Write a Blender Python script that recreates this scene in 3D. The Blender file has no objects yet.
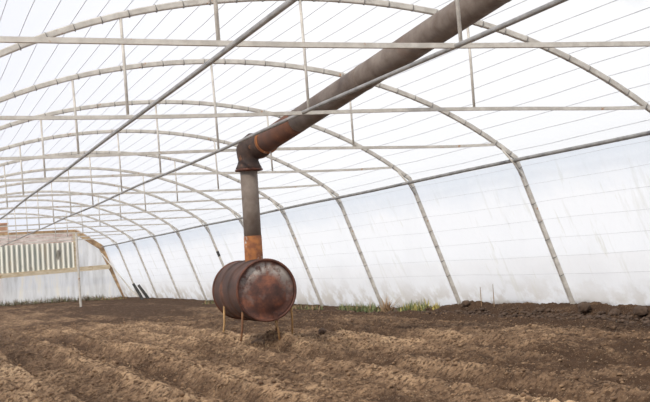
import bpy, bmesh, math, random
import numpy as np
from mathutils import Vector, Matrix
random.seed(7); rng = np.random.RandomState(11)
S = bpy.context.scene
COL = S.collection
H = 6.2
XC = 0.4735 * H            # camera stands this far left of the centre line
ZC = 0.745                 # camera height

# ------------------------------------------------------------ camera
F = 1191.458
cC = (0.94223452, -0.03937005, 0.33263208)
cA = (-0.32957019, 0.06836408, 0.94165272)
cU = (-0.059813, -0.99688332, 0.0514398)
right = Vector((cC[0], cA[0], cU[0])); up = -Vector((cC[1], cA[1], cU[1])); back = -Vector((cC[2], cA[2], cU[2]))
cam_d = bpy.data.cameras.new('camera'); cam = bpy.data.objects.new('camera', cam_d); COL.objects.link(cam)
M = Matrix.Identity(4)
for i, v in enumerate((right, up, back)):
    for j in range(3): M[j][i] = v[j]
M.translation = Vector((-XC, 0, ZC)); cam.matrix_world = M
cam_d.sensor_width = 36; cam_d.lens = F / 650 * 36; cam_d.clip_end = 400; cam_d.clip_start = 0.05
S.camera = cam

# ------------------------------------------------------------ materials
def mat(name):
    m = bpy.data.materials.new(name); m.use_nodes = True
    nt = m.node_tree; b = nt.nodes['Principled BSDF']
    return m, nt, b
def N(nt, t, **kw):
    n = nt.nodes.new(t)
    for k, v in kw.items():
        if k in n.inputs: n.inputs[k].default_value = v
        else: setattr(n, k, v)
    return n
def ramp(nt, src, stops):
    r = nt.nodes.new('ShaderNodeValToRGB'); nt.links.new(src, r.inputs[0])
    e = r.color_ramp.elements
    while len(e) < len(stops): e.new(0.5)
    for i, (p, c) in enumerate(stops):
        e[i].position = p; e[i].color = (*c, 1) if len(c) == 3 else c
    return r.outputs[0]
def noise(nt, scale, detail=4, rough=.6, coord='Object', sc=(1,1,1), rot=(0,0,0)):
    tc = nt.nodes.new('ShaderNodeTexCoord'); mp = nt.nodes.new('ShaderNodeMapping')
    mp.inputs['Scale'].default_value = sc; mp.inputs['Rotation'].default_value = rot
    nt.links.new(tc.outputs[coord], mp.inputs[0])
    n = nt.nodes.new('ShaderNodeTexNoise'); n.inputs['Scale'].default_value = scale
    n.inputs['Detail'].default_value = detail; n.inputs['Roughness'].default_value = rough
    nt.links.new(mp.outputs[0], n.inputs[0]); return n.outputs[0]
def mix(nt, fac, a, b):
    m = nt.nodes.new('ShaderNodeMix'); m.data_type = 'RGBA'
    if isinstance(fac, float): m.inputs[0].default_value = fac
    else: nt.links.new(fac, m.inputs[0])
    for s, v in ((6, a), (7, b)):
        if isinstance(v, tuple): m.inputs[s].default_value = (*v, 1)
        else: nt.links.new(v, m.inputs[s])
    return m.outputs[2]
def bump(nt, b, src, strength=.5, dist=.01):
    n = nt.nodes.new('ShaderNodeBump'); n.inputs['Strength'].default_value = strength; n.inputs['Distance'].default_value = dist
    nt.links.new(src, n.inputs['Height']); nt.links.new(n.outputs[0], b.inputs['Normal'])
def mottled(name, c1, c2, scale=8, lo=.4, hi=.6, rough=.7, metal=0., bmp=.2, bd=.004, c3=None, s3=3, lo3=.6, hi3=.66, sc=(1,1,1)):
    m, nt, b = mat(name)
    n = noise(nt, scale, sc=sc); c = ramp(nt, n, [(lo, c1), (hi, c2)])
    if c3:
        f = ramp(nt, noise(nt, s3, 5, .65), [(lo3, (0,0,0)), (hi3, (1,1,1))])
        c = mix(nt, f, c, c3)
    nt.links.new(c, b.inputs['Base Color'])
    b.inputs['Roughness'].default_value = rough; b.inputs['Metallic'].default_value = metal
    if bmp: bump(nt, b, noise(nt, scale*3), bmp, bd)
    return m
steel = mottled('galvanised steel', (.52,.485,.43), (.66,.625,.56), 12, rough=.6, metal=.15, c3=(.42,.20,.08), s3=5, lo3=.62, hi3=.68)
steel_dk = mottled('grey steel tube', (.27,.265,.25), (.38,.37,.35), 9, rough=.55, metal=.3, c3=(.25,.14,.08), s3=3, lo3=.68, hi3=.76)
wire_m = mottled('wire', (.38,.38,.40), (.50,.50,.52), 4, rough=.6, metal=.2, bmp=0)
tie_m = mottled('tie wire', (.16,.15,.14), (.25,.23,.21), 20, rough=.7, bmp=0)
flue_m = mottled('weathered flue steel', (.15,.112,.088), (.26,.215,.18), 7, .35, .7, rough=.75, metal=.1, c3=(.20,.10,.06), s3=2.2, lo3=.62, hi3=.80)
elbow_m = mottled('dark scorched steel', (.035,.022,.018), (.085,.05,.036), 9, .35, .65, rough=.7, metal=.1, c3=(.30,.12,.05), s3=6, lo3=.6, hi3=.7)
orange_m = mottled('orange rust', (.36,.14,.045), (.20,.075,.035), 14, .4, .62, rough=.9, c3=(.50,.47,.43), s3=9, lo3=.60, hi3=.66)
drum_m = mottled('rusty drum shell', (.042,.024,.018), (.115,.055,.037), 5, .3, .68, rough=.75, metal=0, c3=(.24,.10,.055), s3=3, lo3=.56, hi3=.72)
rim_m = mottled('rusty rim', (.07,.028,.02), (.17,.065,.038), 12, .35, .65, rough=.6, metal=.2)
soot_m = mottled('leg rust', (.20,.09,.045), (.34,.17,.08), 16, rough=.8)
stick_m = mottled('split wood', (.30,.17,.075), (.55,.34,.15), 16, rough=.8, sc=(1,1,.2))
wood_m = mottled('old timber', (.24,.15,.085), (.50,.34,.19), 7, .38, .64, rough=.9, c3=(.60,.44,.26), s3=1.8, lo3=.55, hi3=.66)
plank_m = mottled('pale old plank', (.52,.42,.28), (.66,.56,.41), 5, .38, .62, rough=.9, c3=(.34,.22,.10), s3=2.2, lo3=.58, hi3=.66, sc=(1,1,4))
dark_m = mottled('dark stake', (.04,.04,.037), (.09,.085,.08), 9, rough=.9)

def drum_face_material():
    m, nt, b = mat('drum end plate')
    base = ramp(nt, noise(nt, 7, 6, .7), [(.34, (.06,.033,.028)), (.50, (.125,.055,.04)), (.64, (.27,.10,.055))])
    # flaked pale paint left in a ring of patches near the rim
    tc = N(nt, 'ShaderNodeTexCoord'); ln = N(nt, 'ShaderNodeVectorMath', operation='LENGTH')
    mp = N(nt, 'ShaderNodeMapping'); mp.inputs['Scale'].default_value = (1,0,1)
    nt.links.new(tc.outputs['Object'], mp.inputs[0]); nt.links.new(mp.outputs[0], ln.inputs[0])
    ring = ramp(nt, ln.outputs['Value'], [(.13, (.0,)*3), (.185, (.9,)*3), (.235, (1,)*3), (.262, (.15,)*3)])
    sep = N(nt, 'ShaderNodeSeparateXYZ'); nt.links.new(tc.outputs['Object'], sep.inputs[0])
    zz = N(nt, 'ShaderNodeMapRange'); zz.inputs[1].default_value = -.08; zz.inputs[2].default_value = .16
    nt.links.new(sep.outputs['Z'], zz.inputs[0])
    a = N(nt, 'ShaderNodeMath', operation='MULTIPLY'); nt.links.new(ring, a.inputs[0]); nt.links.new(zz.outputs[0], a.inputs[1])
    n2 = ramp(nt, noise(nt, 9, 5, .7), [(.40, (0,0,0)), (.54, (1,1,1))])
    b2 = N(nt, 'ShaderNodeMath', operation='MULTIPLY'); nt.links.new(a.outputs[0], b2.inputs[0]); nt.links.new(n2, b2.inputs[1])
    c = mix(nt, b2.outputs[0], base, (.42,.38,.34))
    n3 = ramp(nt, noise(nt, 4.5, 3, .6, rot=(.4,.9,0)), [(.56, (0,0,0)), (.72, (.7,.7,.7))])
    c = mix(nt, n3, c, (.36,.30,.27))
    nt.links.new(c, b.inputs['Base Color']); b.inputs['Roughness'].default_value = .65
    bump(nt, b, noise(nt, 14), .3, .006)
    return m
face_m = drum_face_material()

def film(name, transp, marks=None, tcol=(.96,.97,1.0)):
    m = bpy.data.materials.new(name); m.use_nodes = True; nt = m.node_tree; nt.nodes.clear()
    out = N(nt, 'ShaderNodeOutputMaterial')
    tl = N(nt, 'ShaderNodeBsdfTranslucent'); df = N(nt, 'ShaderNodeBsdfDiffuse'); tr = N(nt, 'ShaderNodeBsdfTransparent')
    tl.inputs[0].default_value = (*tcol, 1); df.inputs[0].default_value = (*tcol, 1)
    tr.inputs[0].default_value = (.97,.975,.985,1)
    m1 = N(nt, 'ShaderNodeMixShader'); m1.inputs[0].default_value = .25
    nt.links.new(tl.outputs[0], m1.inputs[1]); nt.links.new(df.outputs[0], m1.inputs[2])
    m2 = N(nt, 'ShaderNodeMixShader')
    nt.links.new(tr.outputs[0], m2.inputs[1]); nt.links.new(m1.outputs[0], m2.inputs[2]); nt.links.new(m2.outputs[0], out.inputs[0])
    m2.inputs[0].default_value = 1 - transp
    if marks: marks(nt, tl, df, m2, transp)
    return m
def math_(nt, op, a, b=None):
    n = N(nt, 'ShaderNodeMath', operation=op)
    for i, v in enumerate((a, b)):
        if v is None: continue
        if isinstance(v, (int, float)): n.inputs[i].default_value = v
        else: nt.links.new(v, n.inputs[i])
    return n.outputs[0]
def wall_dirt_and_tint(nt, tl, df, m2, transp):
    tc = N(nt, 'ShaderNodeTexCoord'); sep = N(nt, 'ShaderNodeSeparateXYZ'); nt.links.new(tc.outputs['Object'], sep.inputs[0])
    # dust and the outside ground showing through, painted in greyer towards the soil
    h = N(nt, 'ShaderNodeMapRange'); h.inputs[1].default_value = .0; h.inputs[2].default_value = .85; h.inputs[3].default_value = 1; h.inputs[4].default_value = 0
    wob = math_(nt, 'MULTIPLY', math_(nt, 'SUBTRACT', noise(nt, 2.2, 5, .65, sc=(1,.5,1)), .5), 1.1)
    nt.links.new(math_(nt, 'ADD', sep.outputs['Z'], wob), h.inputs[0])
    c = mix(nt, math_(nt, 'MULTIPLY', h.outputs[0], .8), (.96,.97,1.0), (.72,.72,.73))
    low = N(nt, 'ShaderNodeMapRange'); low.inputs[1].default_value = .08; low.inputs[2].default_value = .42; low.inputs[3].default_value = 1; low.inputs[4].default_value = 0
    nt.links.new(math_(nt, 'ADD', sep.outputs['Z'], math_(nt, 'MULTIPLY', wob, .35)), low.inputs[0])
    cl = ramp(nt, noise(nt, 3.2, 5, .6, sc=(1,.7,1)), [(.44, (0,0,0)), (.54, (1,1,1))])
    c = mix(nt, math_(nt, 'MULTIPLY', math_(nt, 'MULTIPLY', low.outputs[0], cl), .75), c, (.50,.44,.37))  # clumps stand in for pale grass showing through the film
    # slanting mildew streaks and dusty creases
    st = ramp(nt, noise(nt, 1.3, 4, .6, sc=(1,3.2,.75), rot=(.42,0,0)), [(.59, (0,0,0)), (.70, (1,1,1))])
    c = mix(nt, math_(nt, 'MULTIPLY', st, .42), c, (.66,.65,.58))
    sp = ramp(nt, noise(nt, 2.0, 6, .7, sc=(1,2.2,.5), rot=(.3,0,.2)), [(.60, (0,0,0)), (.67, (1,1,1))])
    c = mix(nt, math_(nt, 'MULTIPLY', sp, .35), c, (.62,.60,.46))
    # bluish band coloured along the top of the sheet
    tb = N(nt, 'ShaderNodeMapRange'); tb.inputs[1].default_value = 1.25; tb.inputs[2].default_value = 1.62
    nt.links.new(math_(nt, 'ADD', sep.outputs['Z'], math_(nt, 'MULTIPLY', wob, .4)), tb.inputs[0])
    c = mix(nt, math_(nt, 'MULTIPLY', tb.outputs[0], .8), c, (.70,.77,.87))
    nt.links.new(c, tl.inputs[0]); nt.links.new(c, df.inputs[0])
    f = math_(nt, 'ADD', math_(nt, 'MULTIPLY', h.outputs[0], .14), 1 - transp)
    nt.links.new(f, m2.inputs[0])
    nb = N(nt, 'ShaderNodeBump'); nb.inputs['Strength'].default_value = .5; nb.inputs['Distance'].default_value = .05
    nt.links.new(noise(nt, 2.5, 5, .6, sc=(1,1.6,.8), rot=(.4,0,0)), nb.inputs['Height'])
    nt.links.new(nb.outputs[0], tl.inputs['Normal']); nt.links.new(nb.outputs[0], df.inputs['Normal'])
def end_streaks(nt, tl, df, m2, transp):  # vertical pale grey and yellowish streaks in the film colour
    n = ramp(nt, noise(nt, 1.4, 4, .6, sc=(3,1,.5)), [(.35, (.62,.61,.58)), (.55, (.84,.84,.83)), (.72, (.92,.86,.72))])
    nt.links.new(n, tl.inputs[0]); nt.links.new(n, df.inputs[0])
roof_film = film('roof film', .62, tcol=(.80,.81,.84))
wall_film = film('side film', .24, wall_dirt_and_tint)
end_film = film('end film', .12, end_streaks)

def soil_material():
    m, nt, b = mat('dug soil')
    tc = N(nt, 'ShaderNodeTexCoord'); sep = N(nt, 'ShaderNodeSeparateXYZ'); nt.links.new(tc.outputs['Object'], sep.inputs[0])
    at = N(nt, 'ShaderNodeAttribute'); at.attribute_name = 'dry'  # soil tone with light on foreground and crests painted in
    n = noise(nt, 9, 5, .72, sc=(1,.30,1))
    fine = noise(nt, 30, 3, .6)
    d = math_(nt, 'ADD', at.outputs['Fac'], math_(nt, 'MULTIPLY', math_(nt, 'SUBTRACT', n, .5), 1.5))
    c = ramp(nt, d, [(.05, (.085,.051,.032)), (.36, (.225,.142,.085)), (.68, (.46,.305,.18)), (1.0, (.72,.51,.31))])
    c = mix(nt, ramp(nt, fine, [(.40, (.85,)*3), (.52, (0,0,0))]), c, (.075,.045,.028))
    c = mix(nt, ramp(nt, noise(nt, 90, 2, .5), [(.66, (0,0,0)), (.72, (.8,.8,.8))]), c, (.50,.38,.25))
    nt.links.new(c, b.inputs['Base Color']); b.inputs['Roughness'].default_value = 1
    b.inputs['Specular IOR Level'].default_value = .1
    bump(nt, b, math_(nt, 'ADD', fine, n), 1.0, .03)
    return m
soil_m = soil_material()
clod_m = mottled('soil clod', (.11,.062,.035), (.38,.245,.14), 9, .35, .7, rough=1, bmp=.6, bd=.01)
mound_m = mottled('dark moist clod', (.075,.048,.033), (.15,.098,.066), 9, .35, .7, rough=1, bmp=.6, bd=.01)
straw_m = mottled('straw', (.40,.28,.15), (.60,.44,.25), 9, rough=.8, bmp=0)
green_m = mottled('weed leaves', (.09,.12,.04), (.21,.24,.09), 6, rough=.7, bmp=0)
yellow_m = mottled('yellowing leaves', (.42,.34,.08), (.52,.44,.15), 6, rough=.7, bmp=0)
dry_m = mottled('dead stems', (.26,.16,.085), (.44,.30,.17), 6, rough=.9, bmp=0)
dead_m = mottled('grey dead stems', (.15,.12,.085), (.27,.22,.16), 6, rough=.9, bmp=0)
grass_out_m = mottled('dry verge grass', (.60,.58,.55), (.74,.72,.69), 1.5, rough=1, bmp=.3)

# ------------------------------------------------------------ object helpers
def link(name, me, m=None, parent=None, smooth=False):
    o = bpy.data.objects.new(name, me); COL.objects.link(o)
    if m:
        me.materials.append(m)
    if parent: o.parent = parent
    if smooth: me.polygons.foreach_set('use_smooth', [True]*len(me.polygons))
    return o
def mesh(verts, faces):
    me = bpy.data.meshes.new('m'); me.from_pydata([tuple(v) for v in verts], [], faces); me.update(); return me
def tag(o, label, cat, group=None, kind=None):
    o['label'] = label; o['category'] = cat
    if group: o['group'] = group
    if kind: o['kind'] = kind
    return o
def struct(o, label=None):
    o['kind'] = 'structure'
    if label: o['label'] = label
    return o
def thing(name, loc, label, cat, group=None):
    o = bpy.data.objects.new(name, None); COL.objects.link(o); o.location = loc; o.empty_display_size = .1
    return tag(o, label, cat, group)
class MB:
    def __init__(s): s.v = []; s.f = []
    def add(s, v, f):
        b = len(s.v); s.v += [tuple(x) for x in v]; s.f += [tuple(i+b for i in q) for q in f]
    def box(s, c, d, R=None):
        v = [Vector((x*d[0]/2, y*d[1]/2, z*d[2]/2)) for x in (-1,1) for y in (-1,1) for z in (-1,1)]
        if R: v = [R @ p for p in v]
        s.add([p+Vector(c) for p in v], [(0,1,3,2),(4,6,7,5),(0,4,5,1),(2,3,7,6),(0,2,6,4),(1,5,7,3)])
    def sweep(s, pts, rad, n=8, prof=None, upv=None, cap=True):
        pts = [Vector(p) for p in pts]; k = len(pts)
        if not hasattr(rad, '__len__'): rad = [rad]*k
        ref = Vector(upv) if upv else None
        prev = None; rings = []
        for i in range(k):
            t = (pts[min(i+1,k-1)] - pts[max(i-1,0)])
            t = t.normalized() if t.length > 1e-9 else Vector((0,0,1))
            if ref is not None: a = ref
            else: a = prev if prev is not None else (Vector((0,0,1)) if abs(t.z) < .9 else Vector((1,0,0)))
            u = (a - t*a.dot(t)).normalized(); w = t.cross(u); prev = u
            p2 = prof or [(math.cos(2*math.pi*j/n), math.sin(2*math.pi*j/n)) for j in range(n)]
            rings.append([pts[i] + (u*x + w*y)*rad[i] for x, y in p2])
        n = len(rings[0]); v = [p for r in rings for p in r]; f = []
        for i in range(k-1):
            for j in range(n): f.append((i*n+j, i*n+(j+1)%n, (i+1)*n+(j+1)%n, (i+1)*n+j))
        if cap: f.append(tuple(range(n-1,-1,-1))); f.append(tuple((k-1)*n+j for j in range(n)))
        s.add(v, f)
    def build(s, name, m, parent=None, smooth=False): return link(name, mesh(s.v, s.f), m, parent, smooth)
SQ = [(1,1),(-1,1),(-1,-1),(1,-1)]

# ------------------------------------------------------------ arch profile
def arch(u):            # u, height in units of H, above the camera's level
    u = abs(u); return .3297 - (.470*u*u + .500*u**4)
UH = .5265
PH = (UH*H, arch(UH)*H + ZC)                     # haunch
PB = (.6350*H, -.13)                             # foot, below the soil
def profile(off=0., n=40, legs=True):
    top = [(u*H, arch(u)*H+ZC) for u in np.linspace(-UH, UH, n)]
    pts = []
    if legs: pts += [(-PB[0], PB[1])] + [(-PB[0]+(PB[0]-PH[0])*t, PB[1]+(PH[1]-PB[1])*t + 0) for t in (.25,.5,.75,.93)]
    pts += top
    if legs: pts += [(PB[0]+(PH[0]-PB[0])*t, PB[1]+(PH[1]-PB[1])*t) for t in (.93,.75,.5,.25)][0:] + [PB]
    if off:
        o = []
        for i in range(len(pts)):
            a = Vector(pts[max(i-1,0)]); b = Vector(pts[min(i+1,len(pts)-1)]); t = (b-a).normalized()
            o.append((pts[i][0]-t.y*off, pts[i][1]+t.x*off))
        pts = o
    return pts
def resample(pts, step):
    P = [Vector(p) for p in pts]; L = [0]
    for i in range(1, len(P)): L.append(L[-1]+(P[i]-P[i-1]).length)
    n = int(L[-1]/step); out = []; j = 0
    for i in range(n+1):
        s = L[-1]*i/n
        while j < len(P)-2 and L[j+1] < s: j += 1
        t = (s-L[j])/max(1e-9, L[j+1]-L[j]); out.append(P[j].lerp(P[j+1], t))
    return out
YR = {-2: 2.98, -1: 5.89, 0: 8.59}
YR.update({1: 11.34, 2: 14.20, 3: 16.98, 4: 19.83, 5: 22.62, 6: 25.46, 7: 28.42, 8: 31.35, 9: 34.43, 10: 37.38})
YE = 40.5
RISE = {-2: 0, -1: 0, 0: 0, 1: .0, 2: .02}
BAR_Z = .1885*H + ZC - .012

# wire stations round the hoop
stations = resample(profile(.034), .205)
stations = [p for p in stations if p.y > .28]
def tangent(p):
    best = min(range(len(stations)), key=lambda i: (stations[i]-p).length)
    a = stations[max(best-1,0)]; b = stations[min(best+1,len(stations)-1)]; return (b-a).normalized()

# ------------------------------------------------------------ hoops
labels = {-2: 'steel greenhouse hoop just above the camera, its tie bar overhead',
 -1: 'nearest steel hoop, its tie bar crossing in front of the flue near the picture top',
  0: 'steel hoop with its arch behind the upper flue and its centre strut in front',
  1: 'steel hoop frame just behind the flue elbow, its leg furthest right along the side film',
  2: 'second steel hoop behind the flue elbow, right leg midway between drum and picture edge',
  3: 'third steel hoop behind the flue elbow, dry weed at its right foot',
  4: 'fourth steel hoop behind the flue elbow, its leg rising just right of the drum',
 5: 'fifth steel hoop behind the flue elbow, its right leg passing behind flue and drum',
 6: 'steel hoop with black tape on its right leg, its foot hidden by the drum',
 7: 'steel hoop whose right leg is the first wholly visible one left of the drum',
 8: 'steel hoop whose right leg is second to the left of the drum',
 9: 'steel hoop whose right leg is third to the left of the drum',
 10: 'furthest steel hoop, its foot beside the two dark stakes'}
tie_me = None
bar_meshes = {}
for k in sorted(YR):
    y = YR[k]
    t = thing('greenhouse_hoop', (0, y, RISE.get(k, .008)), labels[k], 'greenhouse frame', 'steel hoops carrying the greenhouse film')
    m = MB(); pr = profile()
    m.sweep([(x, 0, z) for x, z in pr], 1.0, prof=[(.021,.024),(-.021,.024),(-.021,-.024),(.021,-.024)], upv=(0,1,0))
    o = m.build('arch_rib', steel, t)
    bv = o.modifiers.new('b', 'BEVEL'); bv.width = .008; bv.segments = 2
    jit = (random.random()-.5)*.02
    m = MB(); e = .487*H
    xs = [-e, -e*.55, 0, e*.5, e]
    m.sweep([(x, -.008, BAR_Z + .012*math.sin(x*1.3+k) + (0 if abs(x) > e-.1 else jit)) for x in np.linspace(-e, e, 13)], 1.0, prof=[(.0135,.0135),(-.0135,.0135),(-.0135,-.0135),(.0135,-.0135)], upv=(0,1,0))
    m.build('tie_bar', steel, t)
    for u in (-.2218, 0, .2285):
        x = u*H + (random.random()-.5)*.02
        m = MB(); dx = (random.random()-.5)*.02 - .02
        m.sweep([(x+dx, -.006, arch(x/H)*H+ZC-.01), (x+dx*.4, -.01, arch(x/H)*H/2+ZC/2+BAR_Z/2), (x, -.008, BAR_Z)], .0115, 8)
        m.build('strut', steel, t, True)
    for sx in (-1, 1):                 # splice where the roof arch meets the leg
        m = MB(); a = Vector((sx*PH[0], 0, PH[1]))
        m.sweep([(sx*(PH[0]-.17), -.03, arch((PH[0]-.17)/H)*H+ZC-.035), (sx*(PH[0]-.03), -.03, PH[1]-.07), (sx*(PH[0]+.045), -.03, PH[1]-.20)], .013, 6)
        m.build('splice', steel, t, True)
    if -1 <= k <= 4:
        for p in stations:
            if p.x < -PH[0]*.98: continue
            tg = tangent(p)
            if tie_me is None:
                b = MB()
                c8 = [(0, .0275*math.cos(a), .029*math.sin(a)-.034) for a in np.linspace(0, 2*math.pi, 9)]
                b.sweep(c8, .0028, 5, cap=False)
                b.sweep([(0,-.024,-.034),(.004,-.027,-.058),(-.004,-.030,-.072)], .0026, 4)
                tie_me = mesh(b.v, b.f); tie_me.materials.append(tie_m)
            o = bpy.data.objects.new('wire_tie', tie_me); COL.objects.link(o); o.parent = t
            o.location = (p.x, 0, p.y); o.rotation_euler = (0, -math.atan2(tg.y, tg.x), 0)
    if k == 6:
        m = MB(); f0 = .56; c = Vector((PH[0]+(PB[0]-PH[0])*.36, 0, PH[1]+(PB[1]-PH[1])*.36)); d = Vector((PB[0]-PH[0], 0, PB[1]-PH[1])).normalized()
        m.sweep([c-d*.06, c+d*.06], .031, 8); q = m.build('tape', dark_m, t); q['label'] = 'black tape wrapped round the leg'

# ------------------------------------------------------------ wires
for i, p in enumerate(stations):
    roof = abs(p.x) <= PH[0] + .02 and p.y > PH[1]-.05
    tg = tangent(p); n = Vector((-tg.y, tg.x)); pts = []
    ys = np.arange(-2.0, 40.4, .97); ph = random.random()*6; am = .006
    for y in ys:
        s = -.012*abs(math.sin(math.pi*(y-8.59)/2.914)) if roof else 0
        wv = am*math.sin(y*1.1+ph)+.004*math.sin(y*2.9+ph*2)
        pts.append((p.x + n.x*(.006) + tg.x*wv, y, p.y + n.y*.006 + tg.y*wv + s))
    m = MB(); m.sweep(pts, .0023 if roof else .0012, 5)
    o = m.build('film_wire', wire_m)
    if roof: tag(o, 'thin straight wire stretched lengthways under the white roof film', 'wire', 'lengthways wires under the roof film')
    elif p.x > 0: tag(o, 'thin wire stretched along the translucent side film at the right', 'wire', 'wires along the right side film')
    else: tag(o, 'thin wire stretched along the left side film', 'wire', 'wires along the left side film')

# ------------------------------------------------------------ purlins
def purlin(x, z, r, label, name='purlin', m_=steel_dk, prof=None):
    m = MB(); m.sweep([(x+.006*math.sin(y*.7), y, z+.006*math.sin(y*.9+x)) for y in np.arange(-2, 40.6, 1.45)], r, 10)
    o = m.build(name, m_, None, not prof); tag(o, label, 'steel tube', 'lengthways steel purlins'); return o
purlin(-.04, BAR_Z-.010, .0145, 'long grey steel tube along the centre line, crossing in front of the sloping flue pipe')
purlin(-.2265*H+.065, BAR_Z-.032, .0145, 'long grey steel tube left of the flue, running up to the top picture edge')
for s, l in ((1, 'long grey steel tube along the top of the right side film'), (-1, 'long grey steel tube along the top of the left side film')):
    purlin(s*(PH[0]-.045), PH[1]-.035, .020, l)

# ------------------------------------------------------------ film
def film_sheet(name, prof2, ys, m_, amp):
    nv = len(prof2); V = []
    for y in ys:
        for i, p in enumerate(prof2):
            a = prof2[max(i-1,0)]; b = prof2[min(i+1,nv-1)]; t = (Vector(b)-Vector(a)).normalized(); n = Vector((-t.y, t.x))
            q = abs(math.sin(math.pi*(y-8.59)/2.914))
            w = amp*(math.sin(y*2.1+p[1]*3)+.6*math.sin(y*4.7-p[1]*5+p[0])+.4*math.sin(y*9+p[1]*7))*q
            V.append((p[0]+n.x*w, y, p[1]+n.y*w))
    Fc = [(j*nv+i, j*nv+i+1, (j+1)*nv+i+1, (j+1)*nv+i) for j in range(len(ys)-1) for i in range(nv-1)]
    return link(name, mesh(V, Fc), m_, None, True)
ys = np.arange(-2.6, YE+.01, .2)
full = resample(profile(.055), .12)
ir = [i for i, p in enumerate(full) if p.x < -PH[0]-.01][-1]; il = [i for i, p in enumerate(full) if p.x > PH[0]+.01][0]
struct(film_sheet('ceiling', [tuple(p) for p in full[ir:il+1]], ys, roof_film, .0015), 'white translucent film stretched over the hoops')
struct(film_sheet('wall_right', [tuple(p) for p in full[il:]], ys, wall_film, .008), 'dusty translucent side film at the right')
struct(film_sheet('wall_left', [tuple(p) for p in full[:ir+1]], ys, wall_film, .008))
m = MB(); fp = [tuple(p) for p in full]
m.add([(p[0], -2.6, p[1]) for p in fp], [tuple(range(len(fp)))])
struct(m.build('wall_near', roof_film))

# ------------------------------------------------------------ end wall
def bar2(m, a, b, w, d, y):         # board in the plane y: from a to b (x,z), height w, depth d
    a = Vector(a); b = Vector(b); t = (b-a).normalized(); n = Vector((-t.y, t.x))*w/2
    v = []
    for yy in (y-d/2, y+d/2):
        for q in (a-n, b-n, b+n, a+n): v.append((q.x, yy, q.y))
    m.add(v, [(0,1,2,3),(7,6,5,4),(0,4,5,1),(1,5,6,2),(2,6,7,3),(3,7,4,0)])
yb = YE
ENDP = [(-2.45, 2.27), (2.45, 2.27), (3.30, 1.68), (4.06, -.12)]
m = MB()
poly = [(-4.06,-.12),(-3.30,1.68),(-2.45,2.27),(2.45,2.27),(3.30,1.68),(4.06,-.12)]
m.add([(x, yb+.16, z) for x, z in poly], [(0,1,2,3,4,5)])
struct(m.build('wall_back', end_film), 'cloudy film closing the far end')
fr = thing('end_wall_frame', (0, yb, 0), 'weathered brown timber frame of the far end wall, bent along the hoop line', 'timber frame')
def fb(a, b, w=.16, mm=wood_m, nm='timber_board', lab=None, y=0, d=.08):
    q = MB(); bar2(q, a, b, w, d, y); o = q.build(nm, mm, fr)
    if lab: o['label'] = lab
for s in (-1, 1):
    fb((s*3.28, 1.72), (s*4.06, -.12), .20, nm='corner_post')
    fb((s*2.42, 2.29), (s*3.34, 1.66), .17, nm='rafter', y=-.02)
    fb((s*2.37, .98), (s*2.37, 2.27), .07, plank_m, 'door_post', y=-.06)
fb((-2.45, 2.31), (2.45, 2.31), .085, nm='top_rail')
# long horizontal plank
pk = MB(); bar2(pk, (-3.45, .94), (-.02, .94), .17, .05, yb-.14); bar2(pk, (-.02, .94), (3.50, 1.04), .15, .05, yb-.14)
tag(pk.build('horizontal_plank', plank_m), 'long pale weathered plank nailed across the far end wall', 'plank')
# rough board band above the corrugated sheets
bd_m = mottled('rough brick coloured board', (.50,.37,.32), (.76,.68,.64), 3.2, .38, .62, rough=.9, c3=(.36,.22,.17), s3=2.6, lo3=.55, hi3=.66, sc=(1,1,5))
bb = MB(); bar2(bb, (-2.38, 2.09), (2.38, 2.09), .35, .03, yb-.02)
tag(bb.build('board_band', bd_m), 'mottled pinkish board band above the corrugated sheets on the far wall', 'board')
# corrugated sheets
cm, nt, bs = mat('cream corrugated sheet')
tc = N(nt, 'ShaderNodeTexCoord'); sp = N(nt, 'ShaderNodeSeparateXYZ'); nt.links.new(tc.outputs['Object'], sp.inputs[0])
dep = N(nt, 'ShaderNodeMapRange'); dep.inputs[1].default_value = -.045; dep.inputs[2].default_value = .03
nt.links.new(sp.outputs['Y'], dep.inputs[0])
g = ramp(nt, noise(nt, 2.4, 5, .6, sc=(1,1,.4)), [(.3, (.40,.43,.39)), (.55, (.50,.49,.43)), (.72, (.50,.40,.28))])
c = mix(nt, ramp(nt, dep.outputs[0], [(.25, (0,0,0)), (.60, (1,1,1))]), (.93,.91,.80), g)  # valleys coloured darker and greyer than the ridges by depth
spot = ramp(nt, noise(nt, 1.6, 3, .5, sc=(1,1,.6), rot=(0,.3,0)), [(.66, (0,0,0)), (.71, (1,1,1))])
c = mix(nt, math_(nt, 'MULTIPLY', spot, .8), c, (.10,.08,.06))
nt.links.new(c, bs.inputs['Base Color']); bs.inputs['Roughness'].default_value = .7
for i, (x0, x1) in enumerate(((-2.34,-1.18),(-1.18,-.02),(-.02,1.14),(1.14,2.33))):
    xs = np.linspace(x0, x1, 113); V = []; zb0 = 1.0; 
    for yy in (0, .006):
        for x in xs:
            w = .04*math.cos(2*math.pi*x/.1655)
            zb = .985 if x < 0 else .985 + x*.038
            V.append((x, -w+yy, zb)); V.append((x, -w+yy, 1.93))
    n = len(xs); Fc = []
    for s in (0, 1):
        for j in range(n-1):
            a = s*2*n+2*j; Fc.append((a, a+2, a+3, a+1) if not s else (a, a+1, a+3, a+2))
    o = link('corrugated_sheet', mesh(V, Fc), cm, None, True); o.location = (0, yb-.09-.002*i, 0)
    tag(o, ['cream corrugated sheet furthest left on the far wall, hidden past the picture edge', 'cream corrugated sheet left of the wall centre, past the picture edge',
            'cream corrugated sheet with darker valleys at the left picture edge', 'cream corrugated sheet at the right end of the row'][i], 'corrugated sheet', 'corrugated sheets on the far wall')
# free-standing support post
pp = MB(); pp.sweep([(1.25, 31.22, -.12), (1.22, 31.22, BAR_Z-.02)], .030, 10)
tag(pp.build('support_post', steel), 'thin pale steel post standing in the soil before the far wall', 'post')
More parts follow.
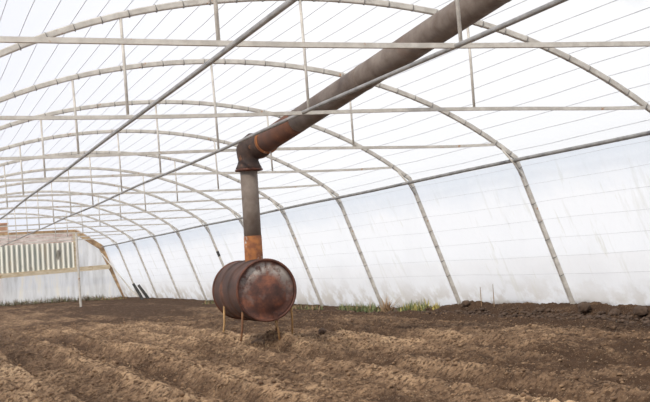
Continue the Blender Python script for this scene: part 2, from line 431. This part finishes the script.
# diagonal brace near the far corner
pp = MB(); pp.sweep([(3.30, 40.3, 1.44), (3.62, 34.35, .08)], .022, 8)
pp = MB(); pp.sweep([(3.22, 40.2, 1.50), (3.93, 37.7, -.05)], .022, 8)
tag(pp.build('diagonal_brace', steel), 'thin grey diagonal brace in the far right corner', 'steel tube')
# dark stakes
for (a, b, l) in (((3.30, 34.95, .46), (3.56, 34.75, -.12), 'taller dark stake leaning beside the far hoop leg, the left of the pair'), ((3.44, 34.90, .41), (3.74, 34.7, -.12), 'shorter dark stake, the right of the leaning pair near the far corner')):
    pp = MB(); pp.sweep([a, ((a[0]+b[0])/2+.01, (a[1]+b[1])/2, (a[2]+b[2])/2), b], [.040,.046,.05], 7)
    tag(pp.build('leaning_stake', dark_m), l, 'stake', 'dark leaning stakes')

# ------------------------------------------------------------ soil
def vn(x, y, seed):
    xi = np.floor(x).astype(np.int64); yi = np.floor(y).astype(np.int64); fx = x-xi; fy = y-yi
    fx = fx*fx*(3-2*fx); fy = fy*fy*(3-2*fy)
    def h(a, b):
        n = (a*374761393 + b*668265263 + seed*1274126177) & 0x7fffffff
        n = ((n ^ (n >> 13))*1274126177) & 0x7fffffff
        return ((n ^ (n >> 16)) & 0xffff)/65535.
    return (h(xi,yi)*(1-fx)+h(xi+1,yi)*fx)*(1-fy)+(h(xi,yi+1)*(1-fx)+h(xi+1,yi+1)*fx)*fy
def fbm(x, y, sc, oct, seed, g=.5):
    v = 0; a = 1; t = 0
    for o in range(oct): v = v+a*(vn(x*sc+o*17.3, y*sc+o*9.1, seed+o)-.5); t += a; a *= g; sc *= 2.03
    return v/t
def sstep(a, b, x): t = np.clip((x-a)/(b-a), 0, 1); return t*t*(3-2*t)
def ground(x, y, full=True):
    x = np.asarray(x, float); y = np.asarray(y, float)
    xw = x + .35*fbm(x*.5, y*.18, 1., 3, 5) + .10*fbm(x, y*.6, 1.5, 3, 8)
    bed = np.abs(((xw+.17)/.66) % 1 - .5)*2            # ridges along the house
    rid = np.abs(((xw+.4)/.27) % 1 - .5)*2
    cover = .45+.55*sstep(-.25, .25, fbm(x, y*.5, .35, 3, 21))
    z = .085*(sstep(.1, .9, bed)-.5)*cover + .060*(rid-.5)*(.4+.6*cover)
    z = z + .085*fbm(x, y*.8, .55, 3, 33)                  # broad lumps
    z = z + .07*fbm(x, y*.7, 2.6, 4, 41) 
    if full: z = z + .050*np.maximum(fbm(x, y, 9., 4, 55, .62), -.10) + .036*fbm(x, y, 30., 2, 66)
    far = 1-sstep(13., 26., y)
    z = z*(.35+.65*far) - .012 - .02*(1-far)
    # bank of crumbled earth thrown against the right side, thicker towards the camera
    near = 1-sstep(12., 17., y)
    z = z + (.03+.10*near)*sstep(3.2, 3.9, x)*(.75+1.1*fbm(x, y, 1.4, 4, 77)) + .05*sstep(3.0,3.7,-x)
    z = z + .07*np.exp(-(((x-.15)/1.0)**2+((y-10.9)/1.0)**2))   # mound the drum stands on
    z = z + .10*np.exp(-(((x+.45)/.35)**2+((y-10.9)/.55)**2))*(.6+fbm(x, y, 3., 3, 90))
    z = z + .08*np.exp(-(((x+1.0)/.28)**2+((y-10.3)/.5)**2))*(.6+fbm(x, y, 3., 3, 92))
    return z
def grid(xs, ys):
    X, Y = np.meshgrid(xs, ys); Z = ground(X, Y); return X, Y, Z
ysg = [-2.6]
while ysg[-1] < 40.66:
    y = ysg[-1]; ysg.append(y + (.12 if y < 4.2 else max(.010, .00025*y*y)*(.9)))
ysg = np.array(ysg)
nx = 480; xs_ = np.linspace(-4.02, 4.02, nx)
X, Y, Z = grid(xs_, ysg); ny = len(ysg); print('soil', nx*ny)
me = bpy.data.meshes.new('soil'); me.vertices.add(nx*ny)
me.vertices.foreach_set('co', np.stack([X, Y, Z], -1).astype(np.float32).ravel())
ii = (np.arange(ny-1)[:,None]*nx+np.arange(nx-1)[None,:]).ravel()
q = np.stack([ii, ii+1, ii+nx+1, ii+nx], -1).astype(np.int32).ravel()
me.loops.add(len(q)); me.loops.foreach_set('vertex_index', q)
me.polygons.add(len(ii)); me.polygons.foreach_set('loop_start', np.arange(0, len(q), 4, dtype=np.int32))
me.update(calc_edges=True); me.polygons.foreach_set('use_smooth', np.ones(len(ii), bool))
dry = .55 - .20*sstep(7.5, 14., Y + 1.2*fbm(X, Y, .5, 3, 123)*2) + 1.0*fbm(X, Y*.5, .8, 4, 124) + 3.0*(Z-.01)  # dry crust tone, plus painted-in light: brighter foreground and crests, shaded back
dry = dry - .75*sstep(2.9, 3.3, X) - .22*sstep(-.8, 2.2, X)  # bank and right side darkened further in the soil colour
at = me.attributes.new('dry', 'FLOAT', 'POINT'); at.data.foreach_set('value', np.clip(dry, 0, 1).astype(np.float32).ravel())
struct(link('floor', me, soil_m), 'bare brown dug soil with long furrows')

def lump(m, c, r, sub=1):
    bm = bmesh.new(); bmesh.ops.create_icosphere(bm, subdivisions=sub, radius=r)
    s = (random.uniform(.8,1.4), random.uniform(.8,1.3), random.uniform(.55,.85)); R = Matrix.Rotation(random.random()*6, 3, 'Z')
    base = len(m.v)
    for v in bm.verts:
        k = 1+random.uniform(-.16,.16); p = R @ Vector((v.co.x*s[0]*k, v.co.y*s[1]*k, v.co.z*s[2]*k)); m.v.append(tuple(p+Vector(c)))
    for f in bm.faces: m.f.append(tuple(base+v.index for v in f.verts))
    bm.free()
def scatter(n, xr, yr, rr, m):
    xs = rng.uniform(*xr, n); t = rng.rand(n); ys2 = yr[0]*(yr[1]/yr[0])**t; zs = ground(xs, ys2)
    for x, y, z in zip(xs, ys2, zs):
        r = rr[0]*(rr[1]/rr[0])**(random.random()**1.8); lump(m, (x, y, z+r*.5), r, 1)
m = MB(); scatter(12000, (-3.2, 3.2), (5., 20.), (.004, .018), m)
tag(m.build('soil_crumbs', clod_m, None, True), 'small crumbs of brown soil strewn over the furrows', 'soil', kind='stuff')
m = MB(); scatter(1800, (3.2, 3.66), (8., 17.), (.008, .032), m)
tag(m.build('bank_crumbs', mound_m, None, True), 'dark crumbs of earth banked along the foot of the right side film', 'soil', kind='stuff')
# big individual clods on the bank
big = [((3.62,10.75),.075,'large dark earth clod on the right bank just past the nearest hoop foot'),
       ((3.62,9.75),.060,'medium earth clod on the bank at the right picture edge'),
       ((3.60,10.15),.060,'rounded earth clod lying between two others on the right bank'),
       ((3.66,13.6),.050,'earth clod on the bank just left of the right-hand hoop foot'),
       ((1.05,11.6),.05,'dark clod on the soil just right of the drum'),
       ((.13,10.8),.055,'dark lump of earth under the drum between its front legs')]
for (x, y), r, l in big:
    lift = .95 if x > 3 else .3
    m = MB(); lump(m, (0,0,0), r, 3); o = m.build('earth_clod', mound_m, None, True); o.location = (x, y, float(ground(x, y))+r*lift)
    tag(o, l, 'clod', 'large earth clods')

# straw
def blade(m, x, y, z, L, w, lean, az):
    d = Vector((math.cos(az)*math.sin(lean), math.sin(az)*math.sin(lean), math.cos(lean)))
    s = Vector((-math.sin(az), math.cos(az), 0))*w
    a = Vector((x,y,z-.01)); mid = a+d*L*.55; e = a+d*L+Vector((0,0,-L*.22*math.sin(lean)))
    th = Vector((math.cos(az), math.sin(az), .3))*w*.5
    v = [a-s, a+s, a+th, mid-s*.8, mid+s*.8, mid+th*.8, e]
    m.add(v, [(0,1,4,3),(1,2,5,4),(2,0,3,5),(3,4,6),(4,5,6),(5,3,6),(0,2,1)])
m = MB()
for i in range(420):
    x = random.gauss(.3, .55); y = random.gauss(10.55, .45); z = float(ground(x, y))
    blade(m, x, y, z+.005, random.uniform(.03,.11), random.uniform(.0010,.002), random.uniform(.5,1.5), random.random()*6.3)
for i in range(500):
    x = random.uniform(-3, 3.4); y = random.uniform(5.3, 16); z = float(ground(x, y))
    blade(m, x, y, z+.008, random.uniform(.03,.10), .0018, random.uniform(1.2,1.55), random.random()*6.3)
tag(m.build('straw_litter', straw_m), 'scattered pale straw around the drum legs and over the soil', 'straw', kind='stuff')

# weeds along the film
def weed(x, y, R, hgt, n, lab, mats, name='weed_clump', wide=.3):
    z = float(ground(x, y)); t = thing(name, (x, y, z), lab, 'weed', 'weeds along the side film')
    for j, (mm, frac, nm) in enumerate(mats):
        m = MB()
        for i in range(int(n*frac)):
            a = random.random()*6.3; rr = R*math.sqrt(random.random())
            xx = x+rr*wide*math.cos(a); yy = y+rr*math.sin(a)
            blade(m, xx-x, yy-y, float(ground(xx, yy))-z, hgt*random.uniform(.4,1), random.uniform(.004,.010), random.uniform(.1,1.2), random.random()*6.3)
        q = m.build(nm, mm, t); q['kind'] = 'stuff'
weed(3.55, 17.1, .72, .17, 420, 'broad low clump of green weeds between two hoop feet right of the drum', [(green_m,.85,'leaves'),(dry_m,.15,'dead_stems')])
weed(3.62, 15.2, .50, .19, 340, 'green and yellow weed clump by the side film, left of a hoop foot', [(green_m,.7,'leaves'),(yellow_m,.3,'yellow_leaves')])
weed(3.68, 14.55, .12, .10, 60, 'tiny bright yellow weed beside a hoop foot on the right', [(yellow_m,1,'leaves')])
weed(3.66, 16.25, .16, .34, 60, 'tall dead brown weed leaning on a hoop leg', [(dry_m,1,'dead_stems')])
weed(3.42, 19.4, .80, .12, 220, 'faint dull green weeds just right of the drum', [(green_m,.6,'leaves'),(dry_m,.4,'dead_stems')])
weed(3.45, 25.3, 1.0, .16, 200, 'dull green weeds by the side film left of the drum', [(green_m,.6,'leaves'),(dry_m,.4,'dead_stems')])
weed(3.5, 22.5, .8, .15, 160, 'dry brownish weeds at the film foot directly behind the drum', [(green_m,.35,'leaves'),(dry_m,.65,'dead_stems')])
weed(3.3, 38.6, 1.2, .18, 200, 'dark weeds in the far right corner', [(green_m,.4,'leaves'),(dry_m,.6,'dead_stems')])
for xx, l in ((-.1,'low dry weeds at the far wall foot, at the left picture edge'),(.75,'low dry weeds at the far wall foot, just left of the support post'),(1.75,'low dry weeds at the far wall foot, just right of the support post'),(2.7,'low dry weeds at the far wall foot, nearest its right corner')):
    weed(xx, 39.75, .5, .26, 420, l, [(green_m,.22,'leaves'),(dead_m,.78,'dead_stems')], wide=1.)
for (x, y, hh, l) in ((3.70, 13.25, .24, 'thin upright dead stalk at the side film, the left of two'), (3.72, 12.95, .27, 'thin upright dead stalk at the side film, the right and taller of two')):
    m = MB(); z = float(ground(x, y)); m.sweep([(0,0,-.03),(.01,.02,hh*.5),(0,.0,hh)], [.006,.005,.003], 5)
    o = m.build('dead_stalk', dry_m); o.location = (x, y, z); tag(o, l, 'stalk', 'dead stalks by the film')

# ------------------------------------------------------------ drum stove
DX, DY0, DY1, DZ, DR = .155, 10.5, 11.40, .525, .278
st = thing('drum_stove', (DX, (DY0+DY1)/2, DZ), 'rusty steel drum lying on its side on thin legs, used as a stove', 'stove')
L = DY1-DY0
prof = []
def lathe_y(pts, n=72):       # pts: (y, r)
    V = []; Fc = []
    for y, r in pts:
        for j in range(n): a = 2*math.pi*j/n; V.append((r*math.cos(a), y, r*math.sin(a)))
    for i in range(len(pts)-1):
        for j in range(n): Fc.append((i*n+j, (i+1)*n+j, (i+1)*n+(j+1)%n, i*n+(j+1)%n))
    return V, Fc
pts = []
for y in np.linspace(-L/2, L/2, 90):
    r = DR
    for c in (-.14, .15): r += .013*math.exp(-((y-c)/.016)**2)
    r += -.004*math.cos(y*9)*0
    pts.append((y, r))
V, Fc = lathe_y(pts)
for i, v in enumerate(V):       # dents
    a = math.atan2(v[2], v[0]); k = 1 - .035*math.exp(-((a-2.2)/.35)**2-((v[1]+.28)/.12)**2) + .006*math.sin(a*3+v[1]*7)
    V[i] = (v[0]*k, v[1], v[2]*k)
o = link('shell', mesh(V, Fc), drum_m, st, True)
V, Fc = lathe_y([(-L/2+.018, DR-.012), (-L/2+.018, DR*.72), (-L/2+.010, DR*.70), (-L/2+.010, .03), (-L/2+.01, .0005)])
for i, v in enumerate(V):
    r = math.hypot(v[0], v[2]); V[i] = (v[0], v[1] - .008*math.sin(v[0]*14+1)*math.cos(v[2]*11)*(r < DR*.8), v[2])
fo = link('end_plate', mesh(V, Fc), face_m, st, True); fo['label'] = 'round end plate mottled with rust and flaking pale paint'
V, Fc = lathe_y([(L/2-.015, .0005), (L/2-.015, DR-.012)])
link('rear_plate', mesh(V, Fc), drum_m, st, True)
for y in (-L/2, L/2-.004):
    n = 72; m = MB(); ring = [(DR*math.cos(a)*1.0, y+.006*math.sin(2*a), DR*math.sin(a)) for a in np.linspace(0, 2*math.pi, n+1)]
    m.sweep(ring, .0125, 8, upv=(0,1,0), cap=False); m.build('rim', rim_m, st, True)
# small hinge/latch on the end plate bottom, and legs
m = MB(); m.box((.07, -L/2-.006, -DR+.035), (.045,.02,.06)); m.build('latch', rim_m, st)
legs = [((-.195,-.30,-.17), (-.215,-.22), soot_m), ((.075,-L/2+.03,-.262), (.125,-.37), stick_m), ((-.235,.22,-.14), (-.27,.20), stick_m), ((.262,-.33,-.10), (.30,-.20), stick_m)]
for (a, b, mm) in legs:
    gx, gy = DX+b[0], (DY0+DY1)/2+b[1]; gz = float(ground(gx, gy, False))-DZ-.03
    m = MB(); m.sweep([a, ((a[0]+b[0])/2+.008, (a[1]+b[1])/2, (a[2]+gz)/2), (b[0], b[1], gz)], [.011,.010,.009], 7)
    m.build('leg', mm, st, True)
m = MB(); m.sweep([(.20,-.1,-.19), (.26,.2,float(ground(DX+.26, 11.1))-DZ-.03)], .011, 7); m.build('leg', soot_m, st, True)

# ------------------------------------------------------------ flue
PX, PY = DX+.04, 11.0
fl = thing('flue_pipe', (PX, PY, DZ+DR), 'long rusty flue rising from the drum, then sloping up to the right through the roof', 'stove pipe')
def rel(p): return (p[0]-PX, p[1]-PY, p[2]-DZ-DR)
zt = 1.70
m = MB(); m.sweep([rel((PX,PY,1.02)), rel((PX,PY,1.3)), rel((PX-.003,PY,zt))], .083, 32); m.build('upright_pipe', flue_m, fl, True)
m = MB(); m.sweep([rel((PX,PY,.77)), rel((PX,PY,.80)), rel((PX,PY,1.04))], [.088,.088,.086], 32); q = m.build('base_pipe', orange_m, fl, True); q['label'] = 'bright orange rusted lowest section with a pale patch'
J = Vector((.285, PY-.03, 1.890)); E2 = Vector((.784, 7.11, 2.443)); d = (E2-J).normalized()
# elbow: flared collar, bulging body, mitre, socket on the slope
m = MB()
ep = [(PX,PY,zt-.03),(PX,PY,zt-.005),(PX,PY,zt+.02),(PX,PY,zt+.06),(PX,PY,zt+.10),(PX+.006,PY,zt+.145),(PX+.022,PY-.003,zt+.175),(PX+.055,PY-.020,zt+.20),tuple(J+d*.05-Vector((0,0,.0))),tuple(J+d*.16),tuple(J+d*.22)]
er = [.112,.126,.112,.098,.106,.124,.130,.132,.124,.114,.112]
m.sweep([rel(p) for p in ep], er, 36); m.build('elbow', elbow_m, fl, True)
m = MB(); 
for (z, r) in ((zt-.028, .134),):
    m.sweep([rel((PX,PY,z-.012)), rel((PX,PY,z-.006)), rel((PX,PY,z+.010)), rel((PX,PY,z+.016))], [.10,r,r,.10], 36)
m.build('collar', rim_m, fl, True)
m = MB(); m.sweep([rel(J+d*.205), rel(J+d*.21), rel(J+d*.235), rel(J+d*.24)], [.10,.121,.121,.10], 36); q = m.build('joint_ring', orange_m, fl, True)
m = MB(); m.sweep([rel(PT) for PT in (J+d*.12, J+d*.60, J+d*.95)], .1065, 36); m.build('rusted_section', mottled('hot end rust', (.17,.068,.036), (.10,.05,.036), 7, .35, .65, rough=.8, c3=(.34,.15,.07), s3=6, lo3=.60, hi3=.74), fl, True)
m = MB(); m.sweep([rel(J+d*s) for s in (.93, 2.2, 3.6, 4.55)], .1045, 36); m.build('sloping_pipe', flue_m, fl, True)
T4 = J+d*4.55
m = MB(); m.sweep([rel(J+d*4.45), rel(T4), rel(T4+Vector((.006,-.04,.045))), rel(T4+Vector((.006,-.05,.14))), rel(T4+Vector((.006,-.05,1.1)))], .108, 36); m.build('outlet_pipe', flue_m, fl, True)
for s in (2.2, 4.15):
    m = MB(); m.sweep([rel(J+d*s), rel(J+d*(s+.003)), rel(J+d*(s+.03)), rel(J+d*(s+.033))], [.1,.1075,.1075,.1], 36); m.build('seam', flue_m, fl, True)

# ------------------------------------------------------------ outside
m = MB(); B = 90
for (x0, x1, y0, y1) in ((-B, -4.02, -40, 120), (4.02, B, -40, 120), (-4.02, 4.02, 40.68, 120), (-4.02, 4.02, -40, -2.62)):
    m.add([(x0,y0,-.06),(x1,y0,-.06),(x1,y1,-.06),(x0,y1,-.06)], [(0,1,2,3)])
struct(m.build('ground_outside', grass_out_m), 'dry ground outside the greenhouse')
br = mottled('brown brick', (.30,.17,.11), (.45,.28,.19), 5, rough=.9)
bt = thing('outbuilding', (0, 50, 0), 'low brick outbuilding behind the greenhouse, only its chimney showing', 'building')
m = MB(); m.box((-2.6,1.5,.95), (6.6,3,2.0)); m.build('wall', br, bt)
m = MB(); m.add([(-6.1,-.2,1.95),(.9,-.2,1.95),(.9,3.2,1.95),(-6.1,3.2,1.95),(-6.1,1.5,2.25),(.9,1.5,2.25)], [(0,1,5,4),(2,3,4,5),(1,2,5),(3,0,4),(3,2,1,0)]); m.build('roof', wood_m, bt)
m = MB(); m.box((.72,.35,2.45), (.54,.5,1.30)); m.box((.72,.35,3.10), (.60,.56,.07)); q = m.build('chimney', br, bt)

# ------------------------------------------------------------ light
w = bpy.data.worlds.new('sky'); S.world = w; w.use_nodes = True; nt = w.node_tree
bg = nt.nodes['Background']
tc = N(nt, 'ShaderNodeTexCoord'); nz = N(nt, 'ShaderNodeTexNoise'); nz.inputs['Scale'].default_value = 1.6; nz.inputs['Detail'].default_value = 4
nt.links.new(tc.outputs['Generated'], nz.inputs[0])
sp = N(nt, 'ShaderNodeSeparateXYZ'); nt.links.new(tc.outputs['Generated'], sp.inputs[0])
lf = N(nt, 'ShaderNodeMapRange'); lf.inputs[1].default_value = .32; lf.inputs[2].default_value = -.05
nt.links.new(sp.outputs['X'], lf.inputs[0])
f = math_(nt, 'ADD', math_(nt, 'MULTIPLY', lf.outputs[0], .8), math_(nt, 'MULTIPLY', math_(nt, 'SUBTRACT', nz.outputs[0], .5), .5))
c = mix(nt, f, (1.0,1.0,1.0), (.55,.59,.73))
nt.links.new(c, bg.inputs[0]); bg.inputs[1].default_value = 1.15
sd = bpy.data.lights.new('sun', 'SUN'); sd.energy = 3.4; sd.angle = math.radians(4); sd.color = (1,.93,.82)
so = bpy.data.objects.new('sun', sd); COL.objects.link(so)
so.rotation_euler = Vector((-.62, -.42, .62)).to_track_quat('Z', 'Y').to_euler()

vs = S.view_settings; S.display_settings.display_device = 'sRGB'
vs.view_transform = 'Standard'; vs.look = 'None'; vs.exposure = 0.0; vs.gamma = 1; vs.use_curve_mapping = False
S.cycles.transparent_max_bounces = 24; S.cycles.max_bounces = 10; S.cycles.transmission_bounces = 8; S.cycles.diffuse_bounces = 5
